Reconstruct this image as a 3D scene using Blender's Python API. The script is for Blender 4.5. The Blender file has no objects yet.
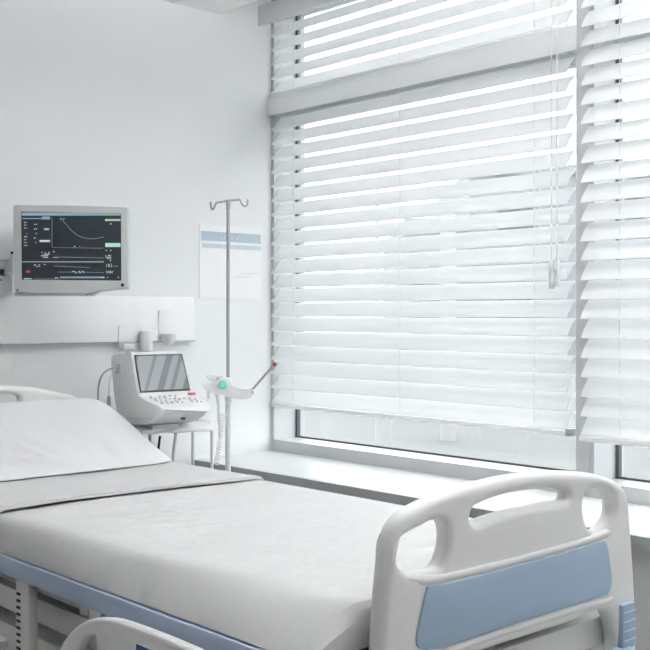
import bpy, bmesh, math, random
from mathutils import Vector, Matrix, noise
random.seed(4)
C = bpy.context.scene.collection
# ---------------------------------------------------------------- measurement helpers
H = 1.42                      # eye height
FPX = 1065.0
YAW = math.radians(42.47)
S, K = math.sin(YAW), math.cos(YAW)
HOR = 315.0
def P(px, py, X=None, Y=None, Z=None, d=None):
    u = (px - 325) / FPX; v = (HOR - py) / FPX
    dx = S + K * u; dy = K - S * u
    if d is None:
        if X is not None: d = X / dx
        elif Y is not None: d = Y / dy
        else: d = (Z - H) / v
    return Vector((dx * d, dy * d, H + v * d))
# ---------------------------------------------------------------- materials
def mat(name, col, rough=0.5, metal=0.0, spec=0.5, emit=0.0, bump=0.0, bscale=40, var=0.0, vscale=6, sub=0.0, trans=0.0, stretch=None):
    m = bpy.data.materials.new(name); m.use_nodes = True
    nt = m.node_tree; b = nt.nodes['Principled BSDF']
    c = (*col, 1)
    b.inputs['Base Color'].default_value = c
    b.inputs['Roughness'].default_value = rough
    b.inputs['Metallic'].default_value = metal
    b.inputs['Specular IOR Level'].default_value = spec
    if emit:
        b.inputs['Emission Color'].default_value = c
        b.inputs['Emission Strength'].default_value = emit
    tc = nt.nodes.new('ShaderNodeTexCoord')
    if var:
        n = nt.nodes.new('ShaderNodeTexNoise'); n.inputs['Scale'].default_value = vscale; n.inputs['Detail'].default_value = 4
        nt.links.new(tc.outputs['Object'], n.inputs['Vector'])
        r = nt.nodes.new('ShaderNodeMapRange')
        r.inputs['To Min'].default_value = 1 - var; r.inputs['To Max'].default_value = 1 + var
        nt.links.new(n.outputs['Fac'], r.inputs['Value'])
        mx = nt.nodes.new('ShaderNodeVectorMath'); mx.operation = 'SCALE'
        mx.inputs[0].default_value = col
        nt.links.new(r.outputs['Result'], mx.inputs['Scale'])
        nt.links.new(mx.outputs['Vector'], b.inputs['Base Color'])
    if bump:
        n = nt.nodes.new('ShaderNodeTexNoise'); n.inputs['Scale'].default_value = bscale; n.inputs['Detail'].default_value = 5
        mp = nt.nodes.new('ShaderNodeMapping'); mp.inputs['Scale'].default_value = stretch or (1, 1, 1); mp.inputs['Rotation'].default_value = (0, 0, .35 if stretch else 0)
        nt.links.new(tc.outputs['Object'], mp.inputs['Vector']); nt.links.new(mp.outputs[0], n.inputs['Vector'])
        bp = nt.nodes.new('ShaderNodeBump'); bp.inputs['Strength'].default_value = bump; bp.inputs['Distance'].default_value = 0.01
        nt.links.new(n.outputs['Fac'], bp.inputs['Height'])
        nt.links.new(bp.outputs['Normal'], b.inputs['Normal'])
    if trans:
        t = nt.nodes.new('ShaderNodeBsdfTranslucent'); t.inputs['Color'].default_value = c
        mix = nt.nodes.new('ShaderNodeMixShader'); mix.inputs['Fac'].default_value = trans
        out = nt.nodes['Material Output']
        nt.links.new(b.outputs[0], mix.inputs[1]); nt.links.new(t.outputs[0], mix.inputs[2])
        nt.links.new(mix.outputs[0], out.inputs['Surface'])
    return m
def glass_mat():
    m = bpy.data.materials.new('window_glass'); m.use_nodes = True; nt = m.node_tree; nt.nodes.clear()
    o = nt.nodes.new('ShaderNodeOutputMaterial'); t = nt.nodes.new('ShaderNodeBsdfTransparent'); g = nt.nodes.new('ShaderNodeBsdfGlossy')
    g.inputs['Roughness'].default_value = 0.02; t.inputs['Color'].default_value = (.95, .97, .97, 1)
    mix = nt.nodes.new('ShaderNodeMixShader'); mix.inputs['Fac'].default_value = 0.06
    nt.links.new(t.outputs[0], mix.inputs[1]); nt.links.new(g.outputs[0], mix.inputs[2]); nt.links.new(mix.outputs[0], o.inputs[0])
    return m
def stripe_screen():
    m = bpy.data.materials.new('grey_display'); m.use_nodes = True; nt = m.node_tree; b = nt.nodes['Principled BSDF']
    tc = nt.nodes.new('ShaderNodeTexCoord'); mp = nt.nodes.new('ShaderNodeMapping')
    mp.inputs['Rotation'].default_value = (0, math.radians(-33), 0)
    w = nt.nodes.new('ShaderNodeTexNoise'); w.noise_dimensions = '1D'; w.inputs['Scale'].default_value = 22; w.inputs['Detail'].default_value = 0
    sx = nt.nodes.new('ShaderNodeSeparateXYZ')
    r = nt.nodes.new('ShaderNodeValToRGB')
    r.color_ramp.elements[0].position = .42; r.color_ramp.elements[0].color = (.14, .165, .18, 1)
    r.color_ramp.elements[1].position = .50; r.color_ramp.elements[1].color = (.26, .295, .31, 1)
    nt.links.new(tc.outputs['Object'], mp.inputs['Vector']); nt.links.new(mp.outputs[0], sx.inputs[0])
    nt.links.new(sx.outputs['X'], w.inputs['W']); nt.links.new(w.outputs['Fac'], r.inputs['Fac'])
    b.inputs['Base Color'].default_value = (.02, .02, .02, 1)
    nt.links.new(r.outputs[0], b.inputs['Emission Color']); b.inputs['Emission Strength'].default_value = .68
    b.inputs['Roughness'].default_value = .25
    return m
M = dict(
 wall=mat('wall_paint', (.88, .89, .895), .75, bump=.03, bscale=120, var=.01),
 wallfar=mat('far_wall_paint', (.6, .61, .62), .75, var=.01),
 ceil=mat('ceiling_paint', (.93, .93, .93), .8, var=.01),
 floor=mat('vinyl_floor', (.6, .59, .58), .35, var=.06, vscale=3),
 sill=mat('sill_laminate', (.86, .87, .87), .35, var=.01),
 sillshade=mat('sill_shade_grey', (.34, .35, .36), .5),
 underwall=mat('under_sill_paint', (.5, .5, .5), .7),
 frame=mat('window_frame_paint', (.56, .575, .585), .4),
 gasket=mat('rubber_gasket', (.11, .115, .12), .6),
 glass=glass_mat(),
 slat=mat('blind_slat', (.92, .925, .93), .5, trans=.55),
 brail=mat('blind_rail', (.94, .945, .95), .45, trans=.5),
 cord=mat('blind_cord', (.72, .73, .73), .6),
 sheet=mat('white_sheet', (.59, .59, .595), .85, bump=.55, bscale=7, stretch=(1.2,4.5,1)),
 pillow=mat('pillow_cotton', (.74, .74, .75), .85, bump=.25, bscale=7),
 plastic=mat('bed_plastic', (.89, .89, .88), .4),
 blue=mat('bed_blue', (.33, .44, .57), .45),
 railblue=mat('rail_blue', (.40, .49, .64), .45),
 metal=mat('painted_metal', (.80, .79, .76), .4),
 dark=mat('dark_gap', (.04, .04, .04), .6),
 monframe=mat('monitor_casing', (.56, .58, .58), .45),
 screen=mat('dark_screen', (.016, .021, .027), .3, emit=.12),
 white=mat('white_plastic', (.94, .94, .94), .4),
 offwhite=mat('off_white_plastic', (.72, .74, .75), .4),
 steel=mat('brushed_steel', (.45, .46, .47), .35, metal=.6),
 grey=mat('grey_plastic', (.48, .50, .51), .5),
 black=mat('black_plastic', (.015, .015, .017), .4),
 red=mat('red_plastic', (.5, .06, .08), .4),
 green=mat('green_knob', (.22, .66, .52), .4),
 rail=mat('service_panel', (.94, .94, .94), .45),
 sign=mat('sign_board', (.78, .80, .82), .5),
 signblue=mat('sign_blue', (.48, .56, .64), .5),
 signblue2=mat('sign_pale_blue', (.58, .67, .75), .5),
 display=stripe_screen(),
 concrete=mat('pale_render', (.25, .26, .27), .8, var=.04, vscale=.5),
 concrete2=mat('grey_render', (.088, .10, .112), .8, var=.05, vscale=.5),
 paving=mat('pale_paving', (.155, .16, .16), .8, var=.05, vscale=.7),
 ewhite=mat('outdoor_white', (.36, .36, .36), .5),
 fill_lamp=mat('fill_lamp_diffuser', (1, 1, 1), .5, emit=60),
)
def emat(name, col, e): return mat(name, col, .4, emit=e)
M['s_white'] = emat('screen_white', (.62, .66, .68), 0.25)
M['s_grey'] = emat('screen_grey', (.26, .29, .31), 0.23)
M['s_teal'] = emat('screen_teal', (.22, .32, .37), 0.27)
M['s_green'] = emat('screen_green', (.36, .62, .46), 0.27)
M['s_olive'] = emat('screen_olive', (.42, .48, .32), 0.23)
M['s_red'] = emat('screen_red', (.45, .06, .12), 0.23)
# ---------------------------------------------------------------- object helpers
def finish(name, me, m, parent=None, smooth=False):
    o = bpy.data.objects.new(name, me); C.objects.link(o)
    me.materials.append(m)
    if smooth:
        for p in me.polygons: p.use_smooth = True
        try: me.set_sharp_from_angle(angle=math.radians(40))
        except Exception: pass
    if parent: 
        o.parent = parent
        o.matrix_parent_inverse = parent.matrix_basis.inverted()
    return o
def obj(name, bm, m, parent=None, smooth=True):
    bmesh.ops.recalc_face_normals(bm, faces=bm.faces)
    me = bpy.data.meshes.new(name); bm.to_mesh(me); bm.free()
    return finish(name, me, m, parent, smooth)
def tag(o, label=None, cat=None, group=None, kind=None):
    if label: o['label'] = label
    if cat: o['category'] = cat
    if group: o['group'] = group
    if kind: o['kind'] = kind
    return o
def thing(name, loc, label, cat, group=None):
    o = bpy.data.objects.new(name, None); C.objects.link(o); o.location = loc; o.empty_display_size = .1
    return tag(o, label, cat, group)
def box(bm, x0, x1, y0, y1, z0, z1, bev=0, seg=2):
    vs = [bm.verts.new((x, y, z)) for x in (x0, x1) for y in (y0, y1) for z in (z0, z1)]
    f = [(0,1,3,2),(4,6,7,5),(0,4,5,1),(2,3,7,6),(0,2,6,4),(1,5,7,3)]
    fs = [bm.faces.new([vs[i] for i in q]) for q in f]
    if bev:
        es = list({e for q in fs for e in q.edges})
        bmesh.ops.bevel(bm, geom=es, offset=bev, segments=seg, affect='EDGES', profile=.5)
    return vs
def bx(name, x0, x1, y0, y1, z0, z1, m, parent=None, bev=0, seg=2):
    bm = bmesh.new(); box(bm, x0, x1, y0, y1, z0, z1, bev, seg)
    return obj(name, bm, m, parent, smooth=bev > 0)
def struct(name, *a, **k):
    o = bx(name, *a, **k); o['kind'] = 'structure'; return o
def smooth_path(pts, n=6, closed=False):
    pts = [Vector(p) for p in pts]; N = len(pts); out = []
    R = range(N) if closed else range(N - 1)
    for i in R:
        if closed: p0, p1, p2, p3 = pts[i-1], pts[i], pts[(i+1) % N], pts[(i+2) % N]
        else: p0, p1, p2, p3 = pts[max(i-1, 0)], pts[i], pts[i+1], pts[min(i+2, N-1)]
        for k in range(n):
            t = k / n
            out.append(.5 * ((2*p1) + (p2-p0)*t + (2*p0-5*p1+4*p2-p3)*t*t + (3*p1-p0-3*p2+p3)*t**3))
    if not closed: out.append(pts[-1])
    return out
def tube(bm, pts, r, seg=8):
    pts = [Vector(p) for p in pts]; rings = []
    rr = r if isinstance(r, (list, tuple)) else [r] * len(pts)
    prev = None
    for i, p in enumerate(pts):
        t = (pts[min(i+1, len(pts)-1)] - pts[max(i-1, 0)]).normalized()
        if prev is None:
            a = Vector((0, 0, 1)) if abs(t.z) < .9 else Vector((1, 0, 0))
            n = t.cross(a).normalized()
        else:
            n = (prev - t * prev.dot(t)).normalized()
        prev = n; b = t.cross(n)
        rings.append([bm.verts.new(p + rr[i] * (math.cos(2*math.pi*k/seg) * n + math.sin(2*math.pi*k/seg) * b)) for k in range(seg)])
    for i in range(len(rings) - 1):
        for k in range(seg):
            bm.faces.new((rings[i][k], rings[i][(k+1) % seg], rings[i+1][(k+1) % seg], rings[i+1][k]))
    bm.faces.new(rings[0]); bm.faces.new(rings[-1])
def tb(name, pts, r, m, parent=None, seg=8, sm=0, closed=False):
    if sm: pts = smooth_path(pts, sm)
    bm = bmesh.new(); tube(bm, pts, r, seg)
    return obj(name, bm, m, parent)
def prism(bm, pts, off, bev=0, seg=2):
    """closed solid between polygon pts and pts+off"""
    off = Vector(off)
    a = [bm.verts.new(Vector(p)) for p in pts]; b = [bm.verts.new(Vector(p) + off) for p in pts]
    n = len(pts)
    fs = [bm.faces.new(a), bm.faces.new(b[::-1])]
    side = [bm.faces.new((a[i], a[(i+1) % n], b[(i+1) % n], b[i])) for i in range(n)]
    if bev:
        es = list(set(fs[0].edges) | set(fs[1].edges))
        bmesh.ops.bevel(bm, geom=es, offset=bev, segments=seg, affect='EDGES', profile=.5)
def pr(name, pts, off, m, parent=None, bev=0, seg=2):
    bm = bmesh.new(); prism(bm, pts, off, bev, seg)
    return obj(name, bm, m, parent, smooth=True)
def plate(name, loops, mtx, thick, bev, m, parent=None, seg=4, smooth_n=4):
    """flat plate with holes; loops are lists of 2D points, mtx maps (x,y,z)->world; rounded edges"""
    cu = bpy.data.curves.new(name, 'CURVE'); cu.dimensions = '2D'; cu.fill_mode = 'BOTH'
    cu.extrude = max(thick/2 - bev, 0); cu.bevel_depth = bev; cu.bevel_resolution = seg; cu.offset = -bev
    for lp in loops:
        pts = smooth_path([(p[0], p[1], 0) for p in lp], smooth_n, True) if smooth_n else [Vector((p[0], p[1], 0)) for p in lp]
        sp = cu.splines.new('POLY'); sp.points.add(len(pts) - 1); sp.use_cyclic_u = True
        for q, p in zip(sp.points, pts): q.co = (p.x, p.y, 0, 1)
    t = bpy.data.objects.new('tmp', cu); C.objects.link(t)
    dg = bpy.context.evaluated_depsgraph_get(); dg.update()
    me = bpy.data.meshes.new_from_object(t.evaluated_get(dg))
    bpy.data.objects.remove(t); bpy.data.curves.remove(cu)
    me.name = name; me.materials.clear()
    bm = bmesh.new(); bm.from_mesh(me); bmesh.ops.remove_doubles(bm, verts=bm.verts, dist=1e-5)
    bmesh.ops.recalc_face_normals(bm, faces=bm.faces); bm.to_mesh(me); bm.free()
    me.transform(mtx)
    return finish(name, me, m, parent, True)
def grid(bm, f, nu, nv, close=False):
    g = [[bm.verts.new(f(i/nu, j/nv)) for j in range(nv+1)] for i in range(nu+1)]
    for i in range(nu):
        for j in range(nv):
            bm.faces.new((g[i][j], g[i+1][j], g[i+1][j+1], g[i][j+1]))
    return g
# ---------------------------------------------------------------- room shell
D = 4.2               # head wall
XS = 2.985            # sill front
XW = 3.472            # frame front
CZ = 2.895            # ceiling
XL, YB = -1.9, -2.0
struct('floor', XL-.1, XW+.2, YB-.1, D+.1, -.12, 0, M['floor'])
struct('wall_head', XL-.1, 3.68, D, D+.12, 0, 3.2, M['wall'])
struct('wall_left', XL-.12, XL, YB, D, 0, 3.2, M['wallfar'])
struct('wall_back', XL-.1, XW+.3, YB-.12, YB, 0, 3.2, M['wallfar'])
XC = 3.142
struct('ceiling', XL, XC, YB, D, CZ, CZ+.14, M['ceil'])
struct('ceiling_pocket', XC-.02, XW+.35, YB, D, CZ+.14, CZ+.24, M['ceil'])
# a shallow joint line across the ceiling
struct('trim_1', 2.86, 2.868, YB, D, CZ-.003, CZ, M['brail'])
# window wall
ZS = .728
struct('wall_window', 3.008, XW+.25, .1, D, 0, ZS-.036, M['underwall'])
struct('wall_window_near', XW, XW+.25, YB, .1, 0, 3.2, M['wall'])
bm = bmesh.new(); box(bm, XS, XW+.02, .1, D, ZS-.036, ZS, .003)
s = obj('window_sill', bm, M['sill']); s['kind'] = 'structure'
struct('sill_edge_shade', XS-.003, XS, .1, D, ZS-.036, ZS-.003, M['sillshade'])  # shade on the sill's front edge, painted as a darker grey strip
GX = 3.63
def window(idx, y0, y1, divs, jl):
    r = bpy.data.objects.new('window_%d' % idx, None); C.objects.link(r); r['kind'] = 'structure'; r.location = (XW, (y0+y1)/2, ZS)
    zb, zt = ZS+.058, 3.03
    bm = bmesh.new()
    box(bm, XW, GX+.05, y0, y1, ZS, zb)                 # deep bottom ledge
    box(bm, XW, GX+.05, y0, y1, zt-.05, zt+.05)
    box(bm, XW, GX+.05, y1-.02, y1, zb, zt-.05)
    box(bm, XW, GX+.05, y0, y0+.06, zb, zt-.05)
    # sash around the glass
    box(bm, GX-.02, GX+.03, y0+.06, y1-.02, 2.42, 2.52)     # transom
    for yy in divs: box(bm, GX-.03, GX+.04, yy-.035, yy+.035, zb, zt-.05)
    obj('window_frame', bm, M['frame'], r, False)
    # dark gaskets
    bm = bmesh.new()
    ys = [y0+.06] + list(divs) + [y1-.02]
    box(bm, GX-.006, GX+.006, y0+.06, y1-.02, zb, zb+.008)
    box(bm, GX-.012, GX+.008, y1-.035, y1-.02, zb, zt-.05)
    obj('gasket', bm, M['gasket'], r, False)
    bm = bmesh.new(); box(bm, GX, GX+.006, y0+.06, y1-.02, zb, zt-.05)
    obj('pane', bm, M['glass'], r, False)
    return r
w1 = window(1, 2.306, D-.001, [], True)
w2 = window(2, .10, 2.305, [1.1], False)
# ---------------------------------------------------------------- blinds
def slats(bm, xc, y0, y1, z0, z1, pitch, w=.089, tilt=49):
    n = int(round((z1 - z0) / pitch)); th = .004
    c, s_ = math.cos(math.radians(tilt)), math.sin(math.radians(tilt))
    for i in range(n):
        zc = z0 + pitch * (i + .5)
        prof = []
        for side in (0, 1):
            ks = range(7) if side == 0 else range(6, -1, -1)
            for k in ks:
                t = k / 6 - .5
                h = .004 * (1 - 4*t*t) + (th/2 if side == 0 else -th/2)
                # along = outwards & up ; normal = room & up
                prof.append((xc + w*t*c - h*s_, zc + w*t*s_ + h*c))
        dy0 = random.uniform(-.0015, .0015)
        prism(bm, [(x, y0+dy0, z) for x, z in prof], (0, y1-y0, 0))
def blind(label, xc, y0, y1, z0, z1, head_h, pitch, group, tilt=49, rail_h=.02):
    t = thing('venetian_blind', (xc, (y0+y1)/2, z1), label, 'window blind', group)
    bm = bmesh.new(); slats(bm, xc, y0, y1, z0 + rail_h, z1 - head_h, pitch, tilt=tilt)
    obj('slats', bm, M['slat'], t, True)
    bx('bottom_rail', xc-.035, xc+.03, y0-.005, y1+.005, z0, z0+rail_h, M['white'], t, .004)
    n = max(2, int((y1-y0)/.62)+1)
    for k in range(n):
        yy = y0 + .16 + (y1-y0-.32) * k/(n-1)
        for dx in (-.02, .02): tb('ladder_cord', [(xc+dx, yy, z0+rail_h), (xc+dx, yy, z1-head_h)], .0012, M['cord'], t, 5)
    return t
LX = 3.492
LF = LX-.045
Y0L, Y1L = P(571, 300, X=LX).y, 4.19
zt_l = P(576, 24, X=LF).z; zb_l = P(576, 49.5, X=LF).z; z_bot = P(575, 437, X=LX-.03).z
NL = 20
bl = blind('lower white slatted blind of the left window, with pull cords at its right', LX, Y0L, Y1L, z_bot, zt_l, zt_l-zb_l+.004, (zb_l-.004-z_bot-.02)/NL, 'slatted window blinds')
hr = bx('head_rail', LF, LF+.006, P(576.5, 50, X=LF).y, Y1L+.005, zb_l, zt_l, M['brail'], bl, .002)
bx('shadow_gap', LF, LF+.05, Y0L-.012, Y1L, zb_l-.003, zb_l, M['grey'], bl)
for k, (px, yt, tl) in enumerate(((551.5, 262, 27), (557, 259, 27))):
    b_ = P(px, yt, X=LX-.07)
    a = Vector((LX-.07, b_.y, 2.86))
    c_ = tb('pull_cord', [a, b_], .0022, M['cord'], bl, 6)
    z2 = P(px, yt+tl, X=LX-.07).z
    bm = bmesh.new(); tube(bm, [(LX-.07, b_.y, b_.z+.004), (LX-.07, b_.y, b_.z-.01), (LX-.07, b_.y, z2)], [.006, .010, .011], 10)
    obj('tassel', bm, M['offwhite'], c_)
blu = blind('short upper white slatted blind of the left window, under the ceiling', LX, Y0L, Y1L, zt_l+.003, 3.00, .06, .0717, 'slatted window blinds', rail_h=.012)
VX = 3.38
vz0 = P(268, 23, X=VX).z; vz1 = P(256.5, 6.5, X=VX).z
v = bx('valance', VX, VX+.008, Y0L-.05, D-.004, vz0, vz1, M['brail'], blu, .004)
RX = LX-.075
blr = blind('tall white slatted blind of the right window, beside the pillar', RX, .15, P(585, 300, X=RX).y, P(590, 442, X=RX-.03).z, 2.96, .06, .0725, 'slatted window blinds', tilt=52)
bx('valance', VX-.03, VX-.022, .12, Y0L-.06, vz0, vz1, M['brail'], blr, .004)
bx('end_cap', LX-.045, LX+.01, Y0L-.02, Y0L-.004, z_bot, z_bot+.03, M['steel'], bl, .003)

# ---------------------------------------------------------------- service panel on the head wall
YP = D - .032
a = P(195, 297, Y=YP); b_ = P(195, 340.5, Y=YP)
rp = thing('bedhead_panel', (a.x-1, D-.03, b_.z), 'long white horizontal service panel fixed to the head wall behind the monitor', 'wall panel')
bx('panel_body', 0.2, a.x, YP, D-.002, b_.z, a.z, M['rail'], rp, .006)
bx('lower_lip', 0.2, a.x, YP-.004, YP+.02, b_.z-.004, b_.z, M['grey'], rp)
def facebox(name, x0, y0, x1, y1, Y, dep, m, parent=None, bev=.003):
    """box whose front face spans the two corners at world depth Y"""
    p = P(x0, y0, Y=Y); q = P(x1, y1, Y=Y)
    return bx(name, p.x, q.x, Y, Y+dep, q.z, p.z, m, parent, bev)
t = thing('gas_outlet', P(168, 346, Y=YP), 'square white outlet with a tapered pale nozzle, rightmost on the service panel', 'outlet', 'outlets along the service panel')
facebox('outlet_cover', 159, 310, 177, 335, YP-.005, .005, M['rail'], t)
bm = bmesh.new(); c0 = P(168.5, 334, Y=YP-.03)
tube(bm, [c0+Vector((0,0,0)), c0-Vector((0,0,.02)), c0-Vector((0,0,.052))], [.036, .036, .014], 16)
obj('nozzle', bm, M['offwhite'], t)
t = thing('dispenser', P(148, 356, Y=YP), 'small grey cylinder flask hanging under the service panel above the machine', 'flask', 'outlets along the service panel')
c0 = P(146, 331, Y=YP-.03); c1 = P(146, 355, Y=YP-.03)
bm = bmesh.new(); tube(bm, [c0, c0+(c1-c0)*.1, c0+(c1-c0)*.85, c1], [.026, .030, .030, .022], 16)
obj('flask_body', bm, M['offwhite'], t)
bm = bmesh.new(); tube(bm, [c0+(c1-c0)*.82, c0+(c1-c0)*.97], [.0305, .029], 16)
obj('flask_base', bm, M['grey'], t)
facebox('wall_mount', 150, 331, 158, 341, YP-.01, .01, M['rail'], t)
t = thing('socket_box', P(128, 350, Y=YP), 'low white socket box, leftmost below the service panel, left of the grey flask', 'outlet', 'outlets along the service panel')
facebox('socket_plate', 119, 325, 137, 346, YP-.004, .004, M['rail'], t)
facebox('socket_body', 124, 344, 135, 350, YP-.03, .05, M['offwhite'], t)

# ---------------------------------------------------------------- wall sign behind the drip stand
YSG = D - .004
t = thing('wall_sign', P(235, 300, Y=YSG), 'pale wall board with blue header stripes behind the drip stand', 'sign')
facebox('board', 200, 224, 262, 299, YSG, .0035, M['rail'], t, 0)
def strip(name, x0, x1, y0, y1, m):
    xm = (x0+x1)/2
    return bx(name, P(x0, y0, Y=YSG).x, P(x1, y0, Y=YSG).x, YSG-.002, YSG, P(xm, y1, Y=YSG).z, P(xm, y0, Y=YSG).z, m, t)
strip('header_stripe', 201.5, 260.5, 232.8, 242, M['signblue'])
strip('thin_stripe', 202, 260.5, 244.8, 249, M['signblue2'])
tb('ruled_line', [P(235, 277, Y=YSG), P(251, 276.6, Y=YSG)], .0018, M['offwhite'], t, 5)
tb('ruled_line', [P(240, 273.4, Y=YSG), P(259, 273.2, Y=YSG)], .0018, M['offwhite'], t, 5)
for k, (x0, x1, kind) in enumerate(((215, 220, 'A'), (221, 225, 'N'), (232, 237, 'A'), (238, 242, 'A'))):
    yb, yt = 240, 235
    seq = [(x0, yb), ((x0+x1)/2, yt), (x1, yb)] if kind == 'A' else [(x0, yb), (x0, yt), (x1, yb), (x1, yt)]
    tb('letter', [P(a_, b__, Y=YSG-.003) for a_, b__ in seq], .0022, M['rail'], t, 4)

# ---------------------------------------------------------------- patient monitor
dM = 4.25
def Q(px, py, dd=0): return P(px, py, d=dM+dd)
fwd = Vector((S, K, 0)); rgt = Vector((K, -S, 0)); up = Vector((0, 0, 1))
t = thing('patient_monitor', Q(70, 298, .08), 'flat grey framed patient monitor showing dark screen with a curve, above the bed head', 'monitor')
def rrect(x0, y0, x1, y1, r, n=5):
    out = []
    for cx, cy, a0 in ((x1-r, y0+r, -90), (x1-r, y1-r, 0), (x0+r, y1-r, 90), (x0+r, y0+r, 180)):
        for k in range(n+1):
            a = math.radians(a0 + 90*k/n); out.append((cx + r*math.cos(a), cy + r*math.sin(a)))
    return out
cas = [(13,206.5),(14.5,205),(70,205.6),(125.5,207),(127.3,208.5),(127.6,250),(128,287.5),(126.5,289),(112,290),(96,292),(70,293),(40,292.8),(15.5,292),(14,290.5),(13.2,250)]
pr('casing', [Q(*c) for c in cas], fwd*.055, M['monframe'], t, .005)
sc_ = [(21.2,211.5),(121,213.3),(121.3,280.6),(21.8,279.8)]
bm = bmesh.new(); prism(bm, [Q(*c, dd=-.0015) for c in sc_], fwd*.003); scr = obj('screen', bm, M['screen'], t, False)
def sx(x, y):   # screen quad coordinates 0..1
    a, b, c, d_ = [Vector(q) for q in sc_]
    p = (a*(1-x)+b*x)*(1-y) + (d_*(1-x)+c*x)*y
    return p
def srect(name, px0, py0, px1, py1, m, dd=-.0022):
    bm = bmesh.new(); prism(bm, [Q(px0,py0,dd), Q(px1,py0,dd), Q(px1,py1,dd), Q(px0,py1,dd)], fwd*.001)
    return obj(name, bm, m, scr, False)
srect('title_bar', 21.8, 212.6, 120.5, 215.6, M['s_teal'])
srect('menu_bar', 22, 218, 42, 219, M['s_teal'])
srect('menu_tab', 42, 216.5, 50, 219.4, M['s_teal'])
srect('yellow_tag', 44, 228.2, 49, 230, M['s_olive'])
srect('white_tag', 39.5, 240, 50, 242, M['s_white'])
srect('olive_bar', 105, 219, 120.5, 221, M['s_olive'])
srect('green_bar', 105.3, 243, 120.5, 247, M['s_green'])
srect('divider_bar', 22, 261.2, 104, 262.4, M['s_grey'])
srect('lower_bar', 60, 276.5, 104, 278.2, M['s_teal'])
srect('alarm_mark', 26, 270.5, 30, 272.6, M['s_red'])
srect('status_mark', 24, 278.2, 31.5, 279.3, M['s_green'])
bm = bmesh.new(); tube(bm, smooth_path([Q(x,y,-.0025) for x,y in ((61,219),(66,224),(72,231),(80,236.5),(88,238.5),(96,238.5),(104,236.8))], 5), .0010, 5)
obj('trace_curve', bm, M['s_grey'], scr)
bm = bmesh.new()
for pts in (((52,218),(52,247.5),(103,248.2)), ((57,257),(104,258)), ((54,266),(90,267.5)), ((34,279),(60,279)), ((58,272),(104,272.5))):
    tube(bm, [Q(x,y,-.0024) for x,y in pts], .0008, 4)
obj('axis_lines', bm, M['s_grey'], scr)
def dashes(x0, y0, x1, y1, n, rows):
    bm = bmesh.new()
    for r in range(rows):
        yy = y0 + (y1-y0)*r/max(rows-1, 1); x = x0
        while x < x1:
            w = random.uniform(.6, 1.8); hh = random.uniform(.5, 1.0)
            if random.random() < .75:
                prism(bm, [Q(x,yy,-.0023), Q(min(x+w,x1),yy,-.0023), Q(min(x+w,x1),yy+hh,-.0023), Q(x,yy+hh,-.0023)], fwd*.0006)
            x += w + random.uniform(.4, 1)
    if len(bm.verts): obj('readout', bm, M['s_white'], scr, False)
dashes(24, 222, 27, 245, 3, 9); dashes(34, 224, 37, 242, 3, 5); dashes(41, 252, 50, 257, 5, 4); dashes(53, 251, 58, 257, 3, 2)
dashes(60, 218.5, 65, 220, 3, 1); dashes(34, 264.5, 40, 266, 3, 2); dashes(42, 264, 46, 265, 3, 1); dashes(106, 223.5, 113, 225, 3, 1)
dashes(105.5, 250, 112, 251, 3, 1); dashes(105.5, 255, 111, 260, 3, 4); dashes(55, 277.3, 58, 278, 3, 1); dashes(72, 271, 84, 272.5, 3, 2)
dashes(101, 277, 106, 278, 3, 1); dashes(107, 277, 111, 278, 3, 1); dashes(116, 277, 119, 278, 3, 1); dashes(74, 246, 80, 247, 3, 1)
def text(name, s_, px, py, hpx, m, parent, org, ux, uy, dz):
    cu = bpy.data.curves.new(name, 'FONT'); cu.body = s_; cu.size = hpx; cu.extrude = .05
    tt = bpy.data.objects.new('tmp', cu); C.objects.link(tt)
    dg = bpy.context.evaluated_depsgraph_get(); dg.update()
    me = bpy.data.meshes.new_from_object(tt.evaluated_get(dg)); bpy.data.objects.remove(tt); bpy.data.curves.remove(cu)
    me.materials.clear()
    for v_ in me.vertices: v_.co = org(px + v_.co.x, py - v_.co.y, dz)
    return finish(name, me, m, parent)
text('number_readout', '182', 105.5, 267, 4.6, M['s_green'], scr, Q, 0, 0, -.0025)
text('unit_readout', 'nox', 113, 267, 3.2, M['s_teal'], scr, Q, 0, 0, -.0025)
text('value_readout', 'V4V', 106, 273.6, 4.2, M['s_white'], scr, Q, 0, 0, -.0025)
# bezel inner edge, buttons
bm = bmesh.new()
tube(bm, [Q(122.5,285,-.004), Q(122.5,285,.004)], .007, 12); obj('power_button', bm, M['black'], t)
bm = bmesh.new(); tube(bm, [Q(17.5,290,-.003), Q(17.5,290,.004)], .0042, 10); obj('indicator', bm, M['black'], t)
pr('base_foot', [Q(14,291.5,.02), Q(100,291.5,.02), Q(92,296,.02), Q(14,296.2,.02)], fwd*.06, M['offwhite'], t, .004)
bm = bmesh.new(); tube(bm, smooth_path([Q(86,294.5,-.0), Q(93,292.8,-.01), Q(100,290.6,0), Q(102,289,.03)], 4), .004, 6); obj('cable', bm, M['steel'], t)
aw = Q(70, 250, .055)
tb('wall_arm', [aw, Vector((aw.x+.0, D-.04, aw.z))], .028, M['offwhite'], t, 12)
bx('wall_plate', aw.x-.07, aw.x+.07, D-.04, D-.001, aw.z-.09, aw.z+.09, M['offwhite'], t, .006)
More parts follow.
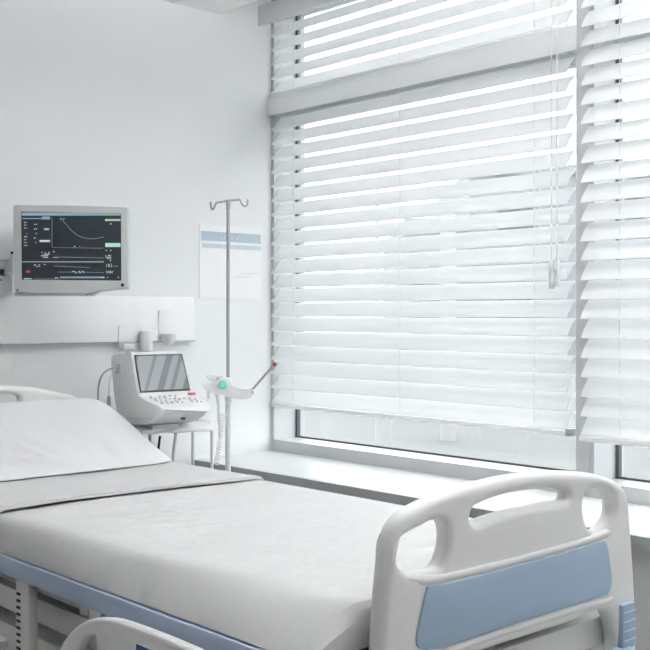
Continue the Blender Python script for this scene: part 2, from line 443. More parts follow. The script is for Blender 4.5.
# instrument on a bracket left of the monitor
t = thing('wall_bracket', Q(4, 297, .1), 'grey bracket arm with a black knob at the far left beside the monitor', 'bracket')
pr('arm', [Q(-20,259.2,.12), Q(10,259.2,.12), Q(10,261,.12), Q(-20,261,.12)], fwd*.05, M['grey'], t, .001)
pr('clamp', [Q(9.3,261,.1), Q(11,252,.1), Q(12.9,252,.1), Q(12.9,272,.1), Q(6,274,.1), Q(6,263,.1)], fwd*.06, M['offwhite'], t, .002)
bm = bmesh.new(); tube(bm, [Q(12,252.7,.09), Q(12,252.7,.16)], .006, 10); obj('pivot', bm, M['black'], t)
bm = bmesh.new(); tube(bm, [Q(1.5,272,.06), Q(3,272.5,.12)], [.012,.016], 12); obj('knob', bm, M['black'], t)
bm = bmesh.new(); tube(bm, [Q(4.8,272,.07), Q(4.8,272,.12)], [.009,.009], 12); obj('small_knob', bm, M['grey'], t)
pr('housing', [Q(-20,263,.12), Q(7,263,.12), Q(8,275,.12), Q(12.5,276,.12), Q(12.5,293,.12), Q(-20,293,.12)], fwd*.08, M['offwhite'], t, .004)
pr('marker', [Q(-1,279.2,.115), Q(1.5,279.2,.115), Q(1.5,280.6,.115), Q(-1,280.6,.115)], fwd*.006, M['black'], t)

# ---------------------------------------------------------------- ultrasound machine on trolley
AO = Vector((2.35, 3.75, 0)); ANG = math.radians(-12)
RM = Matrix.Rotation(ANG, 3, 'Z')
def PL(px, py, lx=None, ly=None, lz=None):
    """local coordinates (machine frame) of the pixel ray on a local plane"""
    q0 = P(px, py, d=1); q1 = P(px, py, d=2)
    a = RM.transposed() @ (q0 - AO); b = RM.transposed() @ (q1 - AO); dd = b - a
    if lx is not None: f = (lx - a.x)/dd.x
    elif ly is not None: f = (ly - a.y)/dd.y
    else: f = (lz - a.z)/dd.z
    return a + dd*f
def W(v): return AO + RM @ Vector(v)
def lbox(name, x0, x1, y0, y1, z0, z1, m, parent=None, bev=0):
    bm = bmesh.new(); box(bm, x0, x1, y0, y1, z0, z1, bev)
    for v_ in bm.verts: v_.co = W(v_.co)
    return obj(name, bm, m, parent, bev > 0)
prof = [(130,352,178),(136,386,190.5),(139,396,194.5),(144,400,201),(151,403.5,207),(158,406,211),(162.5,409,211.5),(163.5,413,209.5),(160,418,205),(153,422.5,199),(140,425.5,194),(119,424.5,185),(113.5,400,180),(110.5,372,172),(110,359,169),(112,354.5,169),(118,352.3,170)]
pp = [PL(x, y, lx=0) for x, y, _ in prof]
px_r = [PL(r_, y, ly=p.y).x for (x, y, r_), p in zip(prof, pp)]
z_t = pp[10].z - .016
t = thing('diagnostic_machine', W((.13, 0, z_t)), 'white desktop diagnostic machine with grey screen and keypad on a small trolley', 'medical machine')
NP = len(pp); cy = sum(p.y for p in pp)/NP; cz = sum(p.z for p in pp)/NP
bm = bmesh.new(); rings = []
for f, ins in zip([0, .012, .035, .5, .965, .988, 1], [.016, .005, 0, 0, 0, .005, .016]):
    ring = []
    for i, p in enumerate(pp):
        q = Vector((px_r[i]*f, p.y, p.z)); dd = Vector((0, cy-p.y, cz-p.z))
        ring.append(bm.verts.new(W(q + dd.normalized()*ins)))
    rings.append(ring)
for a_, b__ in zip(rings, rings[1:]):
    for i in range(NP): bm.faces.new((a_[i], a_[(i+1)%NP], b__[(i+1)%NP], b__[i]))
bm.faces.new(rings[0][::-1]); bm.faces.new(rings[-1])
body = obj('body', bm, M['white'], t)
A, B = pp[0], pp[2]
nrm = Vector((0, -(A.z-B.z), (A.y-B.y))).normalized()
def fs(px, py, out):
    # find the point of the sloping front seen at pixel px,py
    best = None
    for k in range(201):
        p = A.lerp(B, k/200); q = PL(px, py, ly=p.y); e = abs(q.z - p.z)
        if best is None or e < best[0]: best = (e, q)
    return W(best[1] + nrm*out)
n_w = RM @ nrm
bm = bmesh.new(); prism(bm, [fs(x, y, .0015) for x, y in ((134.2,355),(182,354),(190.3,390),(140.5,392.3))], n_w*-.006); obj('bezel_gap', bm, M['dark'], t, False)
scm = Matrix.Translation(W((0,0,0)))
bm = bmesh.new(); prism(bm, [fs(x, y, .003) for x, y in ((135.6,356.3),(181,355.3),(188.8,388.8),(141.2,391))], n_w*-.003); obj('screen', bm, M['display'], t, False)
path = [pp[2], pp[3], pp[4], pp[5]]
def kd(px, f):
    g_ = f*3; i = min(int(g_), 2); p = path[i].lerp(path[i+1], g_-i)
    x = PL(px, 0, ly=p.y).x
    return Vector((x, p.y, p.z))
for r_ in range(6):
    f = .10 + .13*r_
    bm = bmesh.new(); px = 146 + 22*f + (0 if r_ % 2 else 2); n_ = 0
    while px < 184 + 26*f:
        w_ = random.choice((.0035, .005, .007))
        gapc = 178 + 10*f
        if abs(px - gapc) > 2 and random.random() > .15 and not (r_ < 2 and px > 182):
            p = kd(px, f); box(bm, p.x-w_, p.x+w_, p.y-.0045, p.y+.0045, p.z-.004, p.z+.0035, .001, 1); n_ += 1
        px += 3.4 + w_*300
    for v_ in bm.verts: v_.co = W(v_.co)
    tag(obj('key_row', bm, M['grey'], t), kind='stuff')
p = kd(191.5, .05)
lbox('red_key', p.x-.015, p.x+.015, p.y-.009, p.y+.007, p.z-.004, p.z+.008, M['red'], t, .002)
yn = min(v_.y for v_ in pp)-.0015
p = PL(165, 410.3, ly=yn); q = PL(203, 411.6, ly=yn)
tb('slot', [W(p), W(q)], .0028, M['grey'], t, 6)
tb('seam', [W(PL(x, y, lx=-.001)) for x, y in ((114,416),(125,417.5),(140,419),(152,418))], .0012, M['offwhite'], t)
lbox('underside_foot', .04, .15, pp[9].y+.10, .08, z_t, z_t+.02, M['offwhite'], t, .003)
c0 = PL(184, 418.5, ly=pp[8].y-.002); bm = bmesh.new(); tube(bm, [W(c0), W(c0+Vector((0,.02,0)))], .006, 10); obj('jack', bm, M['black'], t)
c0 = PL(119, 368.5, lx=0); lbox('side_port', -.006, .004, c0.y-.016, c0.y+.02, c0.z-.022, c0.z+.018, M['grey'], t, .002)
SXL = -.03
tb('cable', [W(PL(118,367.5,lx=-.004)), W(PL(111,368.5,lx=SXL)), W(PL(103,374,lx=-.05)), W(PL(99,384,lx=-.05)), W(PL(98,400,lx=-.05)), W(PL(98,440,lx=-.05))], .004, M['steel'], t, 8, 5)
tb('probe_lead', [W(PL(117,371,lx=-.004)), W(PL(112,374,lx=-.02)), W(PL(109.5,384,lx=SXL)), W(PL(109,396,lx=SXL))], .003, M['offwhite'], t, 8, 5)
tb('probe', [W(PL(109,396,lx=SXL)), W(PL(108.8,400,lx=SXL)), W(PL(109,413,lx=SXL))], [.006,.009,.009], M['grey'], t, 10)
# trolley
yf = -.15; yr = .17
xr_ = PL(213.5, 430, ly=yf).x; xl_ = .0
t = thing('equipment_trolley', W((.15, 0, 0)), 'slim white trolley with thin legs carrying the diagnostic machine', 'trolley')
lbox('tabletop', xl_, xr_, yf, yr, z_t-.02, z_t, M['white'], t, .005)
tb('guard_rail', [W(v_) for v_ in ((xr_-.07,yr-.01,z_t+.014),(xr_-.01,yr-.01,z_t+.014),(xr_-.01,yf+.02,z_t+.014))], .005, M['offwhite'], t)
for (px_, ly_, bend) in ((212, yf+.02, 0), (193, yr-.02, 0), (176, yf+.02, 1), (150, yr-.02, 0)):
    x_ = PL(px_, 440, ly=ly_).x
    pts = [(x_, ly_, z_t-.018), (x_+(-.012 if bend else 0), ly_, .8), (x_+(.01 if bend else 0), ly_, .5), (x_, ly_, .06)]
    l = tb('leg', [W(v_) for v_ in pts], .007, M['offwhite'], t, 8, 5)
    bm = bmesh.new(); tube(bm, [W((x_-.012, ly_, .03)), W((x_+.012, ly_, .03))], .03, 14); obj('caster', bm, M['grey'], l)
lbox('lower_shelf', xl_+.01, xr_-.01, yf+.02, yr-.02, .28, .30, M['white'], t, .005)
tb('cable_hook', [W(PL(x, y, ly=yf+.01)) for x, y in ((160,436),(158.5,448),(157.5,458),(157,470))], .005, M['black'], t)
# ---------------------------------------------------------------- drip stand
dI = 4.62
def I(px, py, dd=0): return P(px, py, d=dI+dd)
base = I(228, 315); base.z = 0
t = thing('drip_stand', base, 'tall slim steel drip stand with two hooks, between bed and window sill', 'drip stand')
top = I(228.2, 202)
tb('upper_pole', [(base.x, base.y, 1.0), top], .0075, M['steel'], t, 12)
tb('lower_pole', [(base.x, base.y, .08), (base.x, base.y, 1.09)], .012, M['offwhite'], t, 12)
tb('hook_bar', [I(216,202.8), I(228.5,200.8), I(240,199.6)], .0045, M['steel'], t, 8, 3)
tb('hook', [I(216,202.8), I(215,206), I(213,209.5), I(211.5,208), I(210.6,202)], .0038, M['steel'], t, 8, 5)
tb('hook', [I(240,199.6), I(242,204), I(245,206.3), I(247.3,204.5), I(247.6,199.5)], .0038, M['steel'], t, 8, 5)
bm = bmesh.new(); tube(bm, [I(228.3,199.8), I(228.4,208.5)], .0105, 12); obj('collar', bm, M['grey'], t)
bm = bmesh.new(); tube(bm, [(base.x, base.y, .07), (base.x, base.y, .12)], .035, 14); obj('hub', bm, M['grey'], t)
for k in range(5):
    a = 2*math.pi*k/5 + .3; e = Vector((base.x + .155*math.cos(a), base.y + .155*math.sin(a), .06))
    l = tb('leg', [(base.x, base.y, .09), e], .012, M['offwhite'], t)
    bm = bmesh.new(); tube(bm, [e + Vector((-.01,0,-.03)), e + Vector((.01,0,-.03))], .028, 12); obj('caster', bm, M['grey'], l)
# clamp with knob and tilting arm
t = thing('infusion_holder', I(226, 399, -.04), 'white curved holder with green knob and red tipped rod clamped to the drip stand', 'holder')
cr = [(203.5,376.5),(206,380),(211,382),(216,380.5),(222,378),(230,379),(232,386),(242,389),(254,390.5),(253,394),(250,398.5),(241,399.5),(234,398),(228,396.5),(218,394.5),(209,391.5),(203,387),(202.5,381)]
pr('cradle', [I(x,y,-.06) for x,y in smooth_path([(a,b,0) for a,b in cr], 3, True) and [(v_.x, v_.y) for v_ in smooth_path([(a,b,0) for a,b in cr], 3, True)]], fwd*.045, M['white'], t, .004)
pr('cradle_top', [I(x,y,-.02) for x,y in ((203.5,376),(209,374.8),(220,375.5),(229,378),(231,384),(212,384),(205,381))], fwd*.04, M['offwhite'], t, .004)
pr('clip', [I(x,y,-.06) for x,y in ((206.5,389),(209.5,390.5),(209,399),(207.2,399))], fwd*.02, M['offwhite'], t, .001)
bm = bmesh.new(); tube(bm, [I(223,384.5,-.08), I(223,384.5,-.075), I(223,384.5,-.055)], [.016,.019,.019], 20); obj('knob', bm, M['green'], t)
bm = bmesh.new(); tube(bm, [I(217.3,378.6,-.07), I(219,378,-.05)], .006, 8); obj('screw', bm, M['grey'], t)
bm = bmesh.new(); tube(bm, [I(229,397,-.025), I(229,405,-.025)], [.02,.014], 14); obj('pole_clamp', bm, M['white'], t)
bm = bmesh.new(); tube(bm, [I(251,392.5,-.05), I(254,392,-.05)], [.012,.012], 12); obj('pivot', bm, M['offwhite'], t)
tb('rod', [I(252.5,389.5,-.04), I(274.3,364.6,-.04)], .0055, M['steel'], t, 10)
tb('rod_tip', [I(273.6,365.6,-.04), I(275.8,363,-.04)], .009, M['red'], t, 10)
tb('drip_tube', [I(217,394,-.05), I(218.5,405,-.05), I(219,425,-.05), I(220,438,-.05)], [.012]+[.008]*4+[.006]*5+[.003]*6, M['offwhite'], t, 8, 5)
pts = []
for k in range(240):
    f = k/240; c_ = I(224 - 7*f, 413 + 52*f, -.03); a = f*2*math.pi*20
    pts.append(c_ + rgt*.012*math.cos(a) + fwd*.012*math.sin(a))
tb('coiled_cord', pts, .0022, M['white'], t, 5)

# ---------------------------------------------------------------- bed
BX0, BX1 = 1.315, 2.27          # mattress edges
YF = 1.44
ZM = .86
bed = thing('hospital_bed', (1.8, 2.6, 0), 'adjustable hospital bed with white and blue footboard, blue side rail', 'bed')
def flat(pts, Y): return [ (lambda q: (q.x, q.z))(P(x, y, Y=Y)) for x, y in pts]
MXZ = lambda Y: Matrix(((1,0,0,0),(0,0,1,Y),(0,1,0,0),(0,0,0,1)))
outer = [(374,640),(376.5,600),(380,562),(384,538),(390,523),(401,511),(420,500.5),(445,490.5),(475,481.5),(505,475),(535,471.3),(560,470.5),(585,472.5),(603,477),(615,484),(621,494),(623.5,515),(625.5,545),(627.5,575),(629,603),(629.5,630),(629,652),(621,660),(611,657),(608.5,636),(604.5,617),(598,609.5),(588,611),(560,622.5),(520,635),(480,648),(450,658),(434,664),(428,672),(425,690),(425,740),(424,790),(395,795),(370,800),(368,740),(371,690)]
lh = [(398,556),(400,543),(407,535),(422,527),(436,520.5),(446,524),(449,540),(445.5,557),(439,568),(425,573),(410,574),(401,568)]
sl = [(471.5,516),(474,509),(481,504.5),(497,498),(515,493),(534,490.3),(556,489),(566,491),(569.5,496),(566.5,501),(556,502.5),(539,505.5),(515,510.5),(490,518),(480,523.5),(474.5,524),(471.5,520.5)]
rh = [(584,507),(585.5,496),(591,490.3),(601,489),(610,493),(614.3,503),(613.3,516),(606,527),(597,531),(590,528.5),(586,520)]
FT = .046
fb = plate('footboard', [flat(outer, YF), flat(lh, YF-.02), flat(sl, YF-.02), flat(rh, YF-.02)], MXZ(YF), FT, .018, M['plastic'], bed, 5, 3)
bp = [(426,588.5),(431,586.5),(465,578.5),(500,569.5),(535,560),(570,550),(598,541.5),(604.5,541.5),(607,549),(609.5,565),(611,582),(608,592),(602,596),(570,606),(535,617),(500,628.5),(465,640),(436,649),(419,648.5),(415.5,640),(419,620)]
YFF = YF - FT/2
bpp = plate('blue_panel', [flat(bp, YFF)], MXZ(YFF-.001), .006, .0025, M['blue'], fb, 2, 2)
bpp['label'] = 'flat blue inset panel'
# raised ridge between grips and panel
rg = [(404,579),(425,580),(446,576),(490,565.5),(535,554),(575,542.5),(600,535),(614,529.5)]
bm = bmesh.new(); tube(bm, smooth_path([P(x, y, Y=YFF+.009) for x, y in rg], 4), [.006]+[.009]*2+[.0125]*23+[.009]*2+[.006], 14); obj('ridge', bm, M['plastic'], fb)
rg2 = [(424,656),(440,652),(480,638.5),(520,625.5),(560,613),(592,603.5),(606,600),(614,593)]
bm = bmesh.new(); tube(bm, smooth_path([P(x, y, Y=YFF+.008) for x, y in rg2], 4), [.005]+[.008]*2+[.011]*23+[.008]*2+[.005], 14); obj('ridge', bm, M['plastic'], fb)
# corner bumper
p0 = P(619, 607, Y=YFF); p1 = P(631.5, 645, Y=YFF)
bb = thing_b = bx('corner_bumper', p0.x, p1.x, YFF-.012, YFF+.05, p1.z, p0.z+.006, M['blue'], bed, .006)
for k in range(4):
    z_ = p1.z + (p0.z-p1.z)*(.2+.22*k)
    bx('rib', p0.x+.004, p1.x-.001, YFF-.0135, YFF+.03, z_, z_+.003, M['signblue2'], bb)
bm = bmesh.new(); cc = P(620, 652, Y=YFF); tube(bm, [cc+Vector((0,-.01,-.03)), cc+Vector((0,-.01,0)), cc+Vector((0,-.01,.012))], [.038,.038,.022], 20); obj('roller_bumper', bm, M['blue'], bed)
# crossbar behind footboard
pa = P(592, 614, Y=YF+.05); pb = P(600, 640, Y=YF+.05)
bx('end_crossbar', 1.50, pb.x+.02, YF+.025, YF+.07, pb.z, pa.z, M['plastic'], bed, .006)
bx('end_plate', 1.5, 2.2, YF+.1, YF+.15, .45, .62, M['metal'], bed, .005)
# headboard
YH = 3.86
hp = [(-90,400),(-60,389),(-20,386),(0,385.3),(18,386),(35,387.5),(55,391.5),(70,395),(76,398),(78,404),(79,420),(80,520)]
ho = [(BX0+.06, .55), (BX0+.055, .80)] + [q for q in flat(hp, YH) if q[0] > BX0+.06] + [(2.235, .55)]
hh1 = flat([(-40,403),(-40,396),(-30,393.5),(0,393.5),(12,394),(17,397),(17.5,402),(15,406),(0,407),(-30,407)], YH)
plate('headboard', [ho, hh1], MXZ(YH), .045, .018, M['plastic'], bed, 5, 3)
# frame rails
XR = 1.30
zt_ = P(0, 555, X=XR).z; zt2 = P(260, 641, X=XR).z
zr = (zt_+zt2)/2 - .010
def yz(z): return z
bx('side_rail', XR, XR+.03, YF+.03, YH-.03, zr-.05, zr, M['railblue'], bed, .004)
bx('side_rail', 2.26, 2.29, YF+.20, YH-.03, zr-.05, zr, M['railblue'], bed, .004)
bx('mattress_deck', XR+.03, 2.26, YF+.03, YH-.03, zr-.04, zr+.003, M['dark'], bed)  # coloured near black to paint the shadow line between mattress and rail
bx('inner_beam', XR+.10, XR+.14, YF+.05, YH-.1, zr-.20, zr-.132, M['metal'], bed, .006)
bx('inner_beam', 2.12, 2.16, YF+.05, YH-.1, zr-.20, zr-.132, M['metal'], bed, .006)
for y_ in (1.7, 2.35, 3.0, 3.6): bx('cross_beam', XR+.05, 2.24, y_, y_+.04, zr-.10, zr-.04, M['metal'], bed, .004)
# posts on the near side
def post(px0, px1, ytop, ybot, slots=False):
    a = P(px0, ytop, X=XR+.012); b = P(px1, ytop, X=XR+.012)
    zb_ = P(px0, ybot, X=XR+.012).z
    o = bx('rail_bracket', XR+.008, XR+.035, b.y, a.y, zb_, zr-.045, M['metal'], bed, .004)
    if slots:
        bm = bmesh.new()
        for k in range(10):
            z_ = zr-.085 - k*.018
            box(bm, XR+.005, XR+.009, (a.y*.62+b.y*.38), a.y-.01, z_-.006, z_, 0)
        obj('slots', bm, M['dark'], o)
    return o
post(17, 30, 578, 700, True)
post(90, 102, 606, 660); post(179, 191, 636, 690)
# lower carriage: lifting legs, base and casters
bx('base_beam', 1.42, 1.48, 1.75, 3.6, .20, .27, M['metal'], bed, .008)
bx('base_beam', 2.08, 2.14, 1.75, 3.6, .20, .27, M['metal'], bed, .008)
for y_ in (1.8, 3.5): bx('base_crossbar', 1.42, 2.14, y_, y_+.07, .19, .26, M['metal'], bed, .008)
for x_ in (1.52, 2.04):
    pr('lift_arm', [(x_, 2.0, .25), (x_, 2.08, .25), (x_, 2.62, .72), (x_, 2.54, .72)], (.04, 0, 0), M['metal'], bed, .004)
    pr('lift_arm', [(x_, 2.9, .25), (x_, 2.98, .25), (x_, 3.50, .72), (x_, 3.42, .72)], (.04, 0, 0), M['metal'], bed, .004)
for x_ in (1.45, 2.11):
    for y_ in (1.78, 3.57):
        bm = bmesh.new(); tube(bm, [(x_-.02, y_, .075), (x_+.02, y_, .075)], .075, 20); w_ = obj('caster', bm, M['grey'], bed)
        bm = bmesh.new(); tube(bm, [(x_, y_, .1), (x_, y_, .22)], .02, 10); obj('stem', bm, M['metal'], w_)
tb('crank_tube', [(1.62, 1.6, .56), (1.62, 3.4, .56)], .03, M['metal'], bed, 12)
bx('motor_box', 1.60, 1.85, 2.95, 3.25, .42, .56, M['metal'], bed, .02)
bx('undertray', 1.40, 1.50, 2.1, 3.7, .48, .53, M['metal'], bed, .01)
# side guard, lowered
XG = 1.262
MYZ = Matrix(((0,0,1,XG),(-1,0,0,0),(0,1,0,0),(0,0,0,1)))
def flx(pts, X): return [(lambda q: (-q.y, q.z))(P(x, y, X=X)) for x, y in pts]
go = [(62,690),(60,665),(65,646),(76,630),(88,621),(101,617.5),(121,619),(150,629),(180,641),(205,652),(240,670),(252,700),(250,745),(150,760),(75,740)]
gh = [(80,668),(82,650),(87,639),(93,635),(99,635),(101,642),(101,690),(84,690)]
sg = plate('side_guard', [flx(go, XG), flx(gh, XG)], MYZ, .03, .01, M['plastic'], bed, 4, 3)
bd = flx([(134,641.5),(153,649.5),(153,672),(134,664)], XG-.016)
pr('badge', [(XG-.0165, -a, b) for a, b in bd], (.002,0,0), M['white'], sg)
bd = flx([(136,644),(151,650.5),(151,669.5),(136,663)], XG-.018)
pr('badge_face', [(XG-.018, -a, b) for a, b in bd], (.002,0,0), mat('badge_blue', (.05,.10,.32), .4), sg)
for y_ in (1.55, 1.8):
    bx('guard_arm', XG+.015, XR+.01, y_, y_+.04, zr-.15, zr-.04, M['metal'], sg, .004)

# ---------------------------------------------------------------- mattress with sheet
YM0, YM1 = YF+.035, YH-.035
def edgeL(y):
    f = (y-YM0)/(YM1-YM0); return 1.435 + (1.315-1.435)*min(1, f*1.35)**.8
def edgeR(y):
    return 2.305
def wr(x, y, a=.004):
    return a*(noise.noise(Vector((x*2.2, y*5.5, 1))) + .5*noise.noise(Vector((x*5, y*13, 4))))
sec = [(-0.0,0),(0,.25),(.0,.55),(.001,.80),(.005,.93),(.018,.99)]
def mattress():
    bm = bmesh.new(); NY = 110
    zb = zr+.004; h = ZM-zb
    rows = []
    for j in range(NY+1):
        y = YM0 + (YM1-YM0)*j/NY
        e = min(y-YM0, YM1-y); rr = .035
        k = 0 if e > rr else (1-math.sqrt(max(0, 1-((rr-e)/rr)**2)))
        xl, xr = edgeL(y), edgeR(y); row = []
        def add(x, z):
            row.append(bm.verts.new((x, y, z - k*.03*((z-zb)/h))))
        bxl = XR+.008
        for (i, f) in sec:
            xx = bxl + (xl-bxl)*f**1.3 + i
            ww = .004*noise.noise(Vector((y*7, f*2, 3)))*(1 if .1<f<.9 else .2)
            add(xx+ww, zb+h*f)
        NX = 34
        for m_ in range(1, NX):
            f = m_/NX; x = (xl+.03) + (xr-.03-xl-.03)*f
            add(x, zb+h*.99 + .003*math.sin(math.pi*f) + wr(x, y))
        for (i, f) in reversed(sec):
            add(xr-i, zb+h*f)
        rows.append(row)
    n = len(rows[0])
    for a, b in zip(rows, rows[1:]):
        for i in range(n-1): bm.faces.new((a[i], a[i+1], b[i+1], b[i]))
    for a, b in zip(rows, rows[1:]): bm.faces.new((a[0], b[0], b[-1], a[-1]))
    bm.faces.new(rows[0]); bm.faces.new(rows[-1])
    return bm
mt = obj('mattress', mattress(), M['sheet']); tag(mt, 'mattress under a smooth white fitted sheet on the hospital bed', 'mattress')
# turned-down sheet band across the bed
def band():
    bm = bmesh.new()
    ya, yb = 2.83, 3.58; th = .006
    top, bot = [], []
    NX, NY = 48, 24
    def prof(u, y, off):
        # u 0..1 from near-side low edge, over the top, to far-side low edge
        xl, xr = edgeL(y), edgeR(y); h = ZM
        L = [(.03, -.065, 1), (.006, -.035, 0)]
        pts = [Vector((xl-.003, 0, h-.055)), Vector((xl-.002, 0, h-.02)), Vector((xl+.006, 0, h-.004)), Vector((xl+.03, 0, h))]
        pts += [Vector((xl+.04+(xr-xl-.08)*k/8, 0, h+.002)) for k in range(1, 8)]
        pts += [Vector((xr-.04, 0, h)), Vector((xr-.012, 0, h-.006)), Vector((xr+.004, 0, h-.03)), Vector((xr+.006, 0, h-.07))]
        f = u*(len(pts)-1); i = min(int(f), len(pts)-2); p = pts[i].lerp(pts[i+1], f-i)
        n = pts[i+1]-pts[i]; n = Vector((-n.z, 0, n.x)).normalized()
        p = p + n*(.004 + off) ; p.y = y + .004*noise.noise(Vector((p.x*6, y*3, 7)))
        p.z += .003*noise.noise(Vector((p.x*3, y*9, 2))) + .002 + wr(p.x, y)*(1 if .2<u<.8 else 0)
        return p
    for off in (th, 0):
        g = [[bm.verts.new(prof(i/NX, ya+(yb-ya)*j/NY, off + (.004 if j < 2 and off else 0))) for j in range(NY+1)] for i in range(NX+1)]
        (top if off else bot).extend(g)
    for g in (top, bot):
        for i in range(NX):
            for j in range(NY): bm.faces.new((g[i][j], g[i+1][j], g[i+1][j+1], g[i][j+1]))
    for i in range(NX):
        bm.faces.new((top[i][0], top[i+1][0], bot[i+1][0], bot[i][0])); bm.faces.new((top[i][NY], top[i+1][NY], bot[i+1][NY], bot[i][NY]))
    for j in range(NY):
        bm.faces.new((top[0][j], top[0][j+1], bot[0][j+1], bot[0][j])); bm.faces.new((top[NX][j], top[NX][j+1], bot[NX][j+1], bot[NX][j]))
    return bm
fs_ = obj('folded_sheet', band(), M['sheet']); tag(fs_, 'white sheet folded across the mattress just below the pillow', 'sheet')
# pillow
def pillow():
    bm = bmesh.new()
    x0, x1 = 1.30, 2.285
    NU, NV = 130, 40
    prof = [(3.285,.872),(3.30,.888),(3.38,.926),(3.50,.980),(3.62,1.036),(3.72,1.076),(3.78,1.085),(3.815,1.06),(3.825,.99),(3.82,.92),(3.80,.882),(3.60,.877),(3.42,.876)]
    loop = smooth_path([(0, a, b) for a, b in prof], 4, True); n = len(loop)
    cy_, cz_ = 3.60, .90
    rings = []
    for i in range(NU+1):
        f = i/NU; s_ = 2*f-1
        k = (1-abs(s_)**12)**.40 if abs(s_) < 1 else 0
        k = max(k, .02)
        x = x0 + (x1-x0)*f
        ring = []
        for p in loop:
            y = cy_ + (p.y-cy_)*(.55+.45*k); z = max(.870, .870 + (p.z-.870)*k)
            q = Vector((x, y, z))
            if z > .90:
                # creases radiating from the near-lower part
                cr_ = noise.noise(Vector((x*16+ y*11, y*3, 2)))*.034*math.exp(-((x-1.72)**2)/.03 - ((y-3.44)**2)/.012) + .012*noise.noise(Vector((x*20, y*4, 5)))*math.exp(-((x-2.08)**2)/.02 - ((y-3.38)**2)/.012)
                cr_ += .007*noise.noise(Vector((x*3, y*4, 9))) 
                q.z += cr_; q.y -= cr_*.5
            ring.append(bm.verts.new(q))
        rings.append(ring)
    for a, b in zip(rings, rings[1:]):
        for j in range(n): bm.faces.new((a[j], a[(j+1)%n], b[(j+1)%n], b[j]))
    bm.faces.new(rings[0]); bm.faces.new(rings[-1])
    return bm
pl = obj('pillow', pillow(), M['pillow']); tag(pl, 'large plump white pillow propped against the headboard of the bed', 'pillow')
pl.location.z = .004

# ---------------------------------------------------------------- outdoors
def tagbox(name, label, cat, *a, **k): return tag(bx(name, *a, **k), label, cat)
g_ = bx('paved_ground', GX+.4, 70, -30, 60, -.2, -.05, M['paving']); g_['kind'] = 'structure'; g_.name = 'ground_outside'
def block(name, label, px0, px1, ytop, dist, depth, m, posts=0):
    a = P(px0, ytop, d=dist); b = P(px1, ytop, d=dist); c = P(px1, ytop, d=dist)
    t = thing(name, (a.x, a.y, 0), label, 'building')
    bm = bmesh.new(); prism(bm, [(a.x,a.y,-.05),(b.x,b.y,-.05),(b.x,b.y,a.z),(a.x,a.y,a.z)], fwd*depth); obj('facade', bm, m, t, False)
    # windows and parapet
    L = (b-a); L.z = 0; n = max(2, int(L.length/3)); nz = max(1, int(a.z/3.2))
    for i in range(n):
        for j in range(nz):
            q = a + L*((i+.25)/n); q.z = 1.0 + j*3.2; w = L.normalized()*1.3
            if q.z+1.5 > a.z-.3: continue
            pr('window', [q, q+w, q+w+up*1.4, q+up*1.4], fwd*-.03, M['concrete'] if m is not M['concrete'] else M['concrete2'], t)
    q = a + Vector((0,0,0)); pr('parapet', [a-up*.25, Vector((b.x,b.y,a.z-.25)), Vector((b.x,b.y,a.z+.1)), a+up*.1], fwd*-.15, m, t)
    return t
block('office_building', 'pale lower office block seen dimly through the left blind', 404, 470, 222, 34, 12, M['concrete'])
block('office_building', 'taller pale office block seen dimly through the left blind at the right', 470, 800, 168, 38, 12, M['concrete'])
# low wall and posts seen below the blinds
a = P(345, 400, d=17); b = P(452, 400, d=17)
t = thing('garden_wall', (a.x, a.y, 0), 'low blue grey wall outside, seen beneath the left blind', 'wall')
bm = bmesh.new(); prism(bm, [(a.x,a.y,-.05),(b.x,b.y,-.05),(b.x,b.y,1.05),(a.x,a.y,1.05)], fwd*.3); obj('wall_body', bm, M['concrete2'], t, False)
bm = bmesh.new(); prism(bm, [(a.x,a.y,1.05),(b.x,b.y,1.05),(b.x,b.y,1.12),(a.x,a.y,1.12)], fwd*.36); obj('coping', bm, M['concrete'], t, False)
for px_, lab, r_ in ((377, 'thicker white post outside, left of two below the left blind', .022), (391, 'thin white post outside, right of two below the left blind', .014)):
    p = P(px_, 400, d=11); tag(tb('post', [(p.x,p.y,-.05),(p.x,p.y,2.6)], r_, M['ewhite'], None, 12), lab, 'post', 'white posts outside')
p = P(448, 400, d=12.5); tag(tb('column', [(p.x,p.y,-.05),(p.x,p.y,2.7)], .09, M['ewhite'], None, 14), 'pale round column outside near the middle of the window', 'column')
p = P(545, 400, d=15); tag(tb('bollard', [(p.x,p.y,-.05),(p.x,p.y,.9)], .05, M['concrete2'], None, 12), 'small grey bollard outside at the right end of the left window', 'bollard')

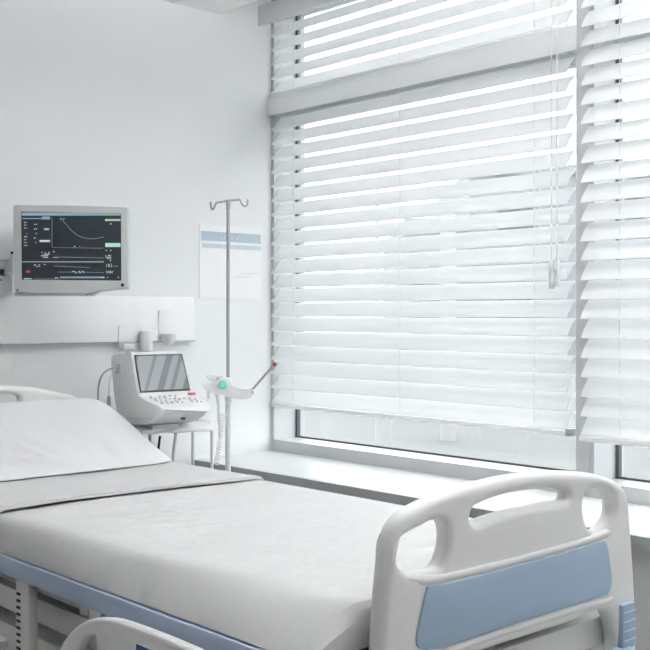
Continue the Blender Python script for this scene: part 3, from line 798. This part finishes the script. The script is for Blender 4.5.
# ---------------------------------------------------------------- fill lights added out of view to brighten the room
def fill_lamp(label, x, y, z=2.45):
    t = thing('fill_light', (x, y, CZ), label, 'fill light', 'added fill lights')
    bm = bmesh.new()
    for q in ((x-.42,x+.42,y-.17,y-.15),(x-.42,x+.42,y+.15,y+.17),(x-.42,x-.40,y-.15,y+.15),(x+.40,x+.42,y-.15,y+.15)): box(bm, *q, z-.035, z+.035)
    obj('fill_lamp_frame', bm, M['white'], t, False)
    bx('tray', x-.41, x+.41, y-.16, y+.16, z-.04, z-.036, M['white'], t)
    bx('diffuser', x-.4, x+.4, y-.15, y+.15, z-.03, z+.03, M['fill_lamp'], t)
    for dx in (-.3, .3): tb('hanger', [(x+dx, y, z+.03), (x+dx, y, CZ)], .004, M['steel'], t)
fill_lamp('unseen fill light added above the middle of the bed', 2.0, 1.75, 2.45)
fill_lamp('unseen fill light added nearest the foot of the bed', 2.3, .6, 2.35)
w = bpy.data.worlds.new('World'); bpy.context.scene.world = w; w.use_nodes = True
nt = w.node_tree; bg = nt.nodes['Background']
tc = nt.nodes.new('ShaderNodeTexCoord'); n = nt.nodes.new('ShaderNodeTexNoise'); n.inputs['Scale'].default_value = 2.0; n.inputs['Detail'].default_value = 3
rmp = nt.nodes.new('ShaderNodeValToRGB'); rmp.color_ramp.elements[0].color = (.93,.955,.98,1); rmp.color_ramp.elements[1].color = (1,1,1,1)
nt.links.new(tc.outputs['Generated'], n.inputs['Vector']); nt.links.new(n.outputs['Fac'], rmp.inputs[0]); nt.links.new(rmp.outputs[0], bg.inputs['Color'])
bg.inputs['Strength'].default_value = 2.4

cam = bpy.data.cameras.new('camera'); co = bpy.data.objects.new('camera', cam); C.objects.link(co)
co.location = (0, 0, H); co.rotation_euler = (math.radians(90), 0, -YAW)
cam.sensor_width = 36; cam.lens = 36*FPX/650; cam.shift_y = -(325-HOR)/650; cam.clip_end = 300; cam.clip_start = .02
sc = bpy.context.scene; sc.camera = co
sc.view_settings.view_transform = 'Standard'; sc.view_settings.look = 'None'; sc.view_settings.gamma = 1
sc.view_settings.use_curve_mapping = False; sc.view_settings.exposure = 0.8
